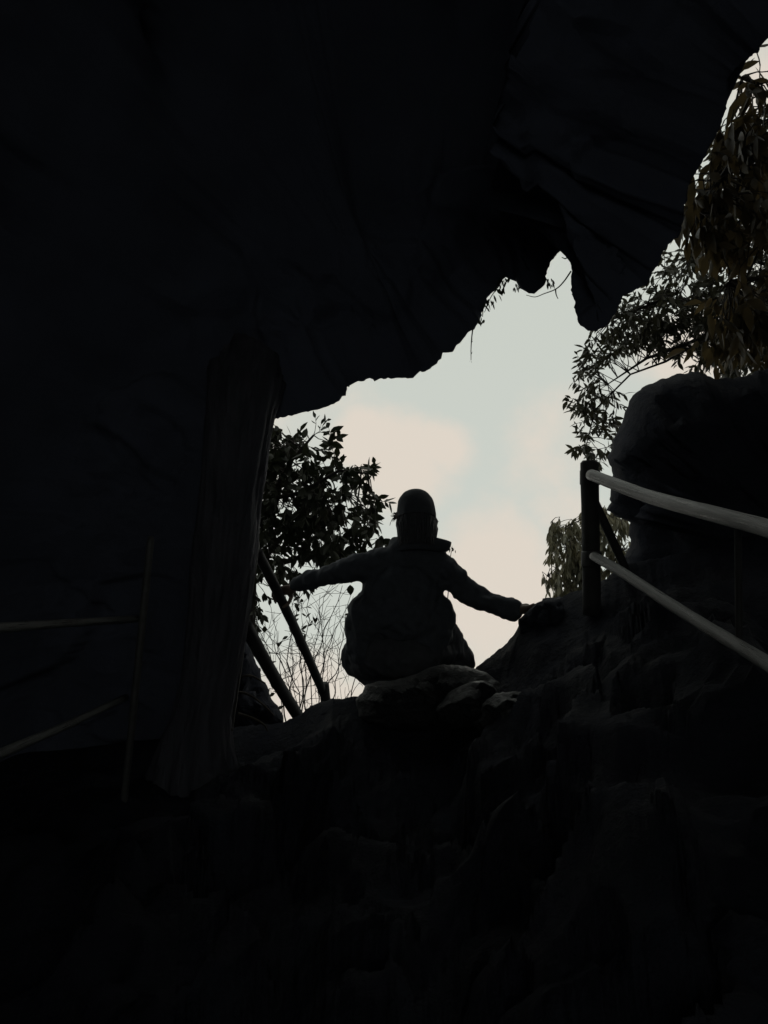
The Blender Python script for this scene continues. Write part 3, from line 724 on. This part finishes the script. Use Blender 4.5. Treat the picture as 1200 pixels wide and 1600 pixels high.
def person():
    root = thing('person', P(640, 1098, 3.97), 'person in dark jacket and cap crouching, back turned, arms spread between rail and rock', 'person')
    c = lambda a, ra, b, rb: ('c', P(*a), ra, P(*b), rb)
    e = lambda a, r, rot=None: ('e', P(*a), r, rot)
    # hand on the rail: fingers closed round the pole
    ax = (P(440, 938, 4.12) - P(402, 862, 3.80)).normalized()
    R0 = P(438, 934, 4.103)
    wrist_l = P(465, 911, 4.08)
    w = (wrist_l - R0); w = (w - ax * w.dot(ax)).normalized(); nn = ax.cross(w).normalized()
    if nn.z < 0: nn = -nn                     # the side the fingers go over
    hand = []; rad = 0.027 + 0.0085
    palm = R0 + w * 0.062 + nn * 0.018
    hand.append(('c', wrist_l, 0.026, palm, 0.026))
    for i in range(4):
        off = ax * ((1.5 - i) * 0.0195 - 0.008)
        k = [R0 + off + (w * math.cos(t) + nn * math.sin(t)) * rr_ for t, rr_ in ((0.45, 0.055), (1.2, rad + 0.006), (2.3, rad + 0.001), (3.3 - 0.1 * abs(i - 1.3), rad))]
        hand.append(('c', palm + off * 0.8, 0.016, k[0], 0.0115))
        for j in range(3): hand.append(('c', k[j], 0.0100 - 0.0008 * j, k[j + 1], 0.0092 - 0.0008 * j))
    th = [R0 + ax * 0.042 + (w * math.cos(t) + nn * math.sin(t)) * r_ for t, r_ in ((0.1, 0.055), (-0.7, rad + 0.004), (-1.7, rad + 0.001))]
    hand += [('c', palm + ax * 0.02, 0.017, th[0], 0.0125), ('c', th[0], 0.0120, th[1], 0.0105), ('c', th[1], 0.0105, th[2], 0.0090)]
    # hand laid on the bank rock
    wr = P(804, 953, 3.90); pc = P(822, 951, 3.87)
    f = (P(850, 947, 3.82) - wr).normalized(); sd = f.cross(Vector((0, 0, 1))).normalized(); upv = sd.cross(f).normalized()
    hand2 = [('c', wr, 0.026, pc, 0.028)]
    for i, ln in enumerate((0.072, 0.082, 0.076, 0.060)):
        o = sd * (i - 1.5) * 0.021; a0 = pc + o + f * 0.028; spread = (f + sd * (i - 1.5) * 0.10).normalized()
        a1 = a0 + spread * ln * 0.45 + upv * 0.008; a2 = a1 + (spread - upv * 0.35).normalized() * ln * 0.32; a3 = a2 + (spread - upv * 0.8).normalized() * ln * 0.23
        hand2 += [('c', pc + o * 0.8, 0.015, a0, 0.0115), ('c', a0, 0.0105, a1, 0.0095), ('c', a1, 0.0095, a2, 0.0086), ('c', a2, 0.0086, a3, 0.0074)]
    b0 = pc - sd * 0.034 - f * 0.005; b1 = b0 + (f * 0.7 - sd * 0.7).normalized() * 0.034; b2 = b1 + (f * 0.9 - sd * 0.3).normalized() * 0.028
    hand2 += [('c', pc - f * 0.02 - sd * 0.012, 0.017, b0, 0.013), ('c', b0, 0.0125, b1, 0.011), ('c', b1, 0.0105, b2, 0.0085)]
    HD = 3.95                                                  # head distance; the face looks out, away from the viewer
    tilt = Matrix.Rotation(math.radians(-8), 3, 'X')
    body = [e((651, 802, HD), (0.073, 0.092, 0.098), tilt), c((652, 822, HD + 0.05), 0.052, (652, 826, HD + 0.02), 0.058), c((652, 832, HD + 0.07), 0.026, (652, 822, HD + 0.02), 0.05),   # skull, jaw, chin
            c((652, 804, HD + 0.098), 0.010, (652, 815, HD + 0.12), 0.0145), c((640, 801, HD + 0.082), 0.014, (664, 801, HD + 0.082), 0.014),                                          # nose, brow
            c((645, 823.5, HD + 0.098), 0.008, (659, 823.5, HD + 0.098), 0.008), c((647, 826, HD + 0.097), 0.008, (657, 826, HD + 0.097), 0.008),                                        # lips
            c((622, 804, HD), 0.018, (625, 815, HD), 0.013), c((676, 806, HD), 0.012, (674, 815, HD), 0.010),                                                                          # ears
            c((652, 822, HD), 0.054, (650, 858, 4.0), 0.060),
            c((605, 882, 4.00), 0.050, (688, 890, 4.00), 0.050), e((640, 915, 3.99), (0.16, 0.11, 0.17)), e((635, 970, 3.97), (0.15, 0.11, 0.16)), e((635, 1025, 3.93), (0.165, 0.13, 0.12)),
            c((600, 880, 4.01), 0.055, (525, 899, 4.00), 0.043), c((525, 899, 4.00), 0.042, (465, 911, 4.08), 0.027),
            c((696, 890, 4.01), 0.055, (752, 938, 3.97), 0.043), c((752, 938, 3.97), 0.042, (804, 953, 3.90), 0.027),
            c((610, 1020, 3.95), 0.085, (564, 1026, 4.22), 0.060), c((564, 1026, 4.22), 0.058, (592, 1080, 4.03), 0.038),
            c((664, 1020, 3.95), 0.085, (708, 1018, 4.22), 0.060), c((708, 1018, 4.22), 0.058, (688, 1076, 4.03), 0.038)] + hand + hand2
    bd = blob('body', body, 0.0048, M['skin'], root, smooth=3)
    for x in (643, 661):
        mb = MB(); ctr = P(x, 806.5, HD + 0.075)
        for i in range(9):
            for k in range(12):
                ph = math.pi * i / 8; t = 2 * math.pi * k / 12
                mb.v.append(ctr + Vector((math.sin(ph) * math.cos(t), math.sin(ph) * math.sin(t), math.cos(ph))) * 0.0118)
        for i in range(8):
            for k in range(12): mb.f.append((i * 12 + k, i * 12 + (k + 1) % 12, (i + 1) * 12 + (k + 1) % 12, (i + 1) * 12 + k))
        link('eye', mb, M['eye'], bd)
    jacket = [c((606, 878, 4.00), 0.082, (690, 888, 4.00), 0.088), e((628, 925, 3.99), (0.225, 0.155, 0.20)), e((627, 968, 3.98), (0.285, 0.19, 0.155)), e((585, 965, 4.00), (0.150, 0.16, 0.165)),
              e((673, 968, 4.00), (0.130, 0.16, 0.155)), c((578, 985, 4.0), 0.125, (576, 1008, 4.0), 0.120), c((676, 985, 4.0), 0.11, (660, 1000, 3.95), 0.12),
              c((600, 880, 4.01), 0.085, (560, 887, 4.01), 0.080), c((560, 887, 4.01), 0.080, (520, 898, 4.00), 0.060), c((520, 898, 4.00), 0.060, (487, 908, 4.04), 0.052), c((487, 908, 4.04), 0.052, (464, 912, 4.075), 0.042),
              c((693, 893, 4.01), 0.083, (722, 917, 4.0), 0.070), c((722, 917, 4.0), 0.070, (752, 937, 3.97), 0.061), c((752, 937, 3.97), 0.061, (786, 951, 3.92), 0.056), c((786, 951, 3.92), 0.056, (806, 954, 3.90), 0.048),
              c((622, 858, 3.99), 0.060, (680, 862, 3.99), 0.060)]
    jk = blob('jacket', jacket, 0.009, M['jacket'], root, smooth=5, fold=0.020, fscale=8)
    # stand-up collar, open at the throat (far side) and flared on one side
    V, Fc = [], []; n = 44
    for i in range(n + 1):
        t = 0.42 + (2 * math.pi - 0.84) * i / n
        ca, sa = math.sin(t), math.cos(t)
        flare = max(0, ca) ** 2
        for (h, o_) in ((0.0, 0.0), (0.35, 0.002), (0.7, 0.004), (1.0, 0.006), (1.0, 0.022), (0.7, 0.026), (0.35, 0.026), (0.0, 0.026)):
            cpt = P(651, 866 - 23 * h, 3.99)
            rx = 0.108 + o_ + 0.058 * flare * max(0.0, h) ** 0.35 - 0.050 * h * (1 - flare)
            z = -0.018 * flare * h - 0.018 * h * max(0, -ca) ** 2
            V.append(cpt + Vector((ca * rx, sa * (0.10 + o_), z)))
    for i in range(n):
        for k in range(8):
            k2 = (k + 1) % 8; Fc.append((i * 8 + k, i * 8 + k2, (i + 1) * 8 + k2, (i + 1) * 8 + k))
    Fc.append(tuple(range(8))); Fc.append(tuple(reversed([n * 8 + k for k in range(8)])))
    link('collar', (V, Fc), M['jacket'], jk)
    trousers = [e((635, 1025, 3.94), (0.20, 0.155, 0.135)), c((608, 1012, 3.96), 0.125, (566, 1018, 4.20), 0.098), c((563, 1028, 4.20), 0.112, (568, 1020, 4.16), 0.10), c((566, 1030, 4.19), 0.100, (596, 1070, 4.04), 0.075),
                c((600, 1020, 3.95), 0.125, (575, 1032, 4.1), 0.112), c((596, 1072, 4.03), 0.070, (594, 1084, 4.03), 0.060),
                c((662, 1015, 3.96), 0.125, (700, 1012, 4.16), 0.100), c((694, 990, 4.06), 0.080, (713, 1030, 4.20), 0.105), c((708, 1030, 4.19), 0.095, (688, 1066, 4.03), 0.075), c((688, 1066, 4.03), 0.066, (688, 1078, 4.03), 0.060)]
    blob('trousers', trousers, 0.009, M['trousers'], root, smooth=5, fold=0.014, fscale=9)
    for (x, y, d) in ((592, 1092, 4.06), (688, 1086, 4.06)):
        f_ = P(x, y, d)
        blob('shoe', [('c', f_ + Vector((0, -0.07, 0.005)), 0.040, f_ + Vector((0, 0.06, 0.0)), 0.042), ('c', f_ + Vector((0, 0.06, 0)), 0.042, f_ + Vector((0, 0.12, -0.006)), 0.033),
                      ('c', f_ + Vector((0, -0.06, 0.01)), 0.042, f_ + Vector((0, -0.05, 0.06)), 0.044)], 0.007, M['shoe'], root, smooth=3)
    # cap: crown, bill on the far side, button
    V, Fc = [], []; cc = P(651, 800, HD); nr, ns = 16, 48
    for i in range(nr + 1):
        ph = math.pi / 2 * i / nr
        for k in range(ns):
            t = 2 * math.pi * k / ns
            seam = 1 - 0.012 * (math.cos(6 * t + 0.5) > 0.97)
            wr_ = 0.004 * fbm((math.cos(t) * 2, math.sin(t) * 2, ph * 2), 1.3, 2)
            rh = max(0.0, math.sin(ph)) ** 0.72
            V.append(cc + Vector(((0.104 + wr_) * rh * math.cos(t) * seam, (0.114 + wr_) * rh * math.sin(t) * seam, 0.124 * max(0.0, math.cos(ph)) ** 0.85 - 0.012 * math.sin(ph))) + Vector((-0.010 * math.cos(ph) * rh, 0, 0)))
    for i in range(nr):
        for k in range(ns):
            k2 = (k + 1) % ns; Fc.append((i * ns + k, (i + 1) * ns + k, (i + 1) * ns + k2, i * ns + k2))
    b = len(V)
    for k in range(ns): V.append(Vector(V[nr * ns + k]) * 1.0 + Vector((0, 0, -0.022)))
    for k in range(ns):
        k2 = (k + 1) % ns; Fc.append((nr * ns + k, b + k, b + k2, nr * ns + k2))
    cp = link('cap', (V, Fc), M['cap'], root)
    V, Fc = [], []
    for i in range(21):
        t = math.radians(25 + 130 * i / 20)
        for (r_, dz) in ((0.098, 0.0), (0.15, 0.002), (0.172, -0.012), (0.172, -0.017), (0.15, -0.004), (0.098, -0.006)):
            s_ = max(0.0, math.sin(i / 20 * math.pi)) ** 0.5
            rr_ = 0.098 + (r_ - 0.098) * s_
            V.append(cc + Vector((rr_ * math.cos(t) * 0.9, rr_ * math.sin(t) * 1.05, -0.024 + dz - 0.022 * abs(math.cos(t)) ** 2)))
    for i in range(20):
        for k in range(6):
            k2 = (k + 1) % 6; Fc.append((i * 6 + k, i * 6 + k2, (i + 1) * 6 + k2, (i + 1) * 6 + k))
    link('cap_bill', (V, Fc), M['cap'], cp)
    mb = MB(); tp = cc + Vector((0.020, -0.01, 0.112))
    mb.tube([tp, tp + Vector((0.001, 0, 0.006)), tp + Vector((0.002, 0, 0.010))], [0.010, 0.010, 0.005], 12)
    link('cap_button', mb, M['cap'], cp)
    # hair below the cap, down to the collar
    hb = MB(); hc = P(651, 806, HD)
    for k in range(700):
        t = U(-0.35, math.pi + 0.35)                          # round the back of the head, the side towards the viewer
        yb = -max(-0.25, math.sin(t)); q = U(0.85, 1.0)
        top_ = hc + Vector((0.092 * math.cos(t) * q, 0.100 * yb * q, U(-0.01, 0.02)))
        ln = U(0.075, 0.14); sw = U(0.92, 1.08)
        en = hc + Vector((0.098 * math.cos(t) * sw * q, 0.108 * yb * sw * q, -ln))
        md = top_.lerp(en, 0.5) + Vector((0.010 * math.cos(t), -0.006, 0)) + rnd_dir() * 0.004
        hb.tube([top_, md, en], [0.0050, 0.0045, 0.0012], 5, cap=False)
    for k in range(420):
        t = U(-0.5, math.pi + 0.5); yb = -max(-0.4, math.sin(t)); q = U(0.75, 0.98)
        top_ = hc + Vector((0.088 * math.cos(t) * q, 0.095 * yb * q, U(-0.07, -0.03)))
        en = hc + Vector((0.094 * math.cos(t) * q * U(0.92, 1.08), 0.10 * yb * q, -U(0.13, 0.17)))
        hb.tube([top_, top_.lerp(en, 0.5) + rnd_dir() * 0.004, en], [0.0055, 0.005, 0.002], 5, cap=False)
    for k in range(34):
        top_ = P(620 + U(-2, 2), 803 + U(-2, 6), HD); en = P(613 + random.gauss(0, 3), 808 + random.gauss(0, 4.5), HD)
        hb.tube(bend(top_, en, 0.2, 4), [0.0022, 0.002, 0.0016, 0.001, 0.0007], 4, cap=False)
    for k in range(40):
        top_ = P(676, 812 + U(0, 14), HD); en = P(682 + random.gauss(0, 1.6), 825 + random.gauss(0, 5), HD)
        hb.tube(bend(top_, en, 0.2, 4), [0.0020, 0.0018, 0.0014, 0.001, 0.0007], 4, cap=False)
    link('hair', hb, M['hair'], root)
person()
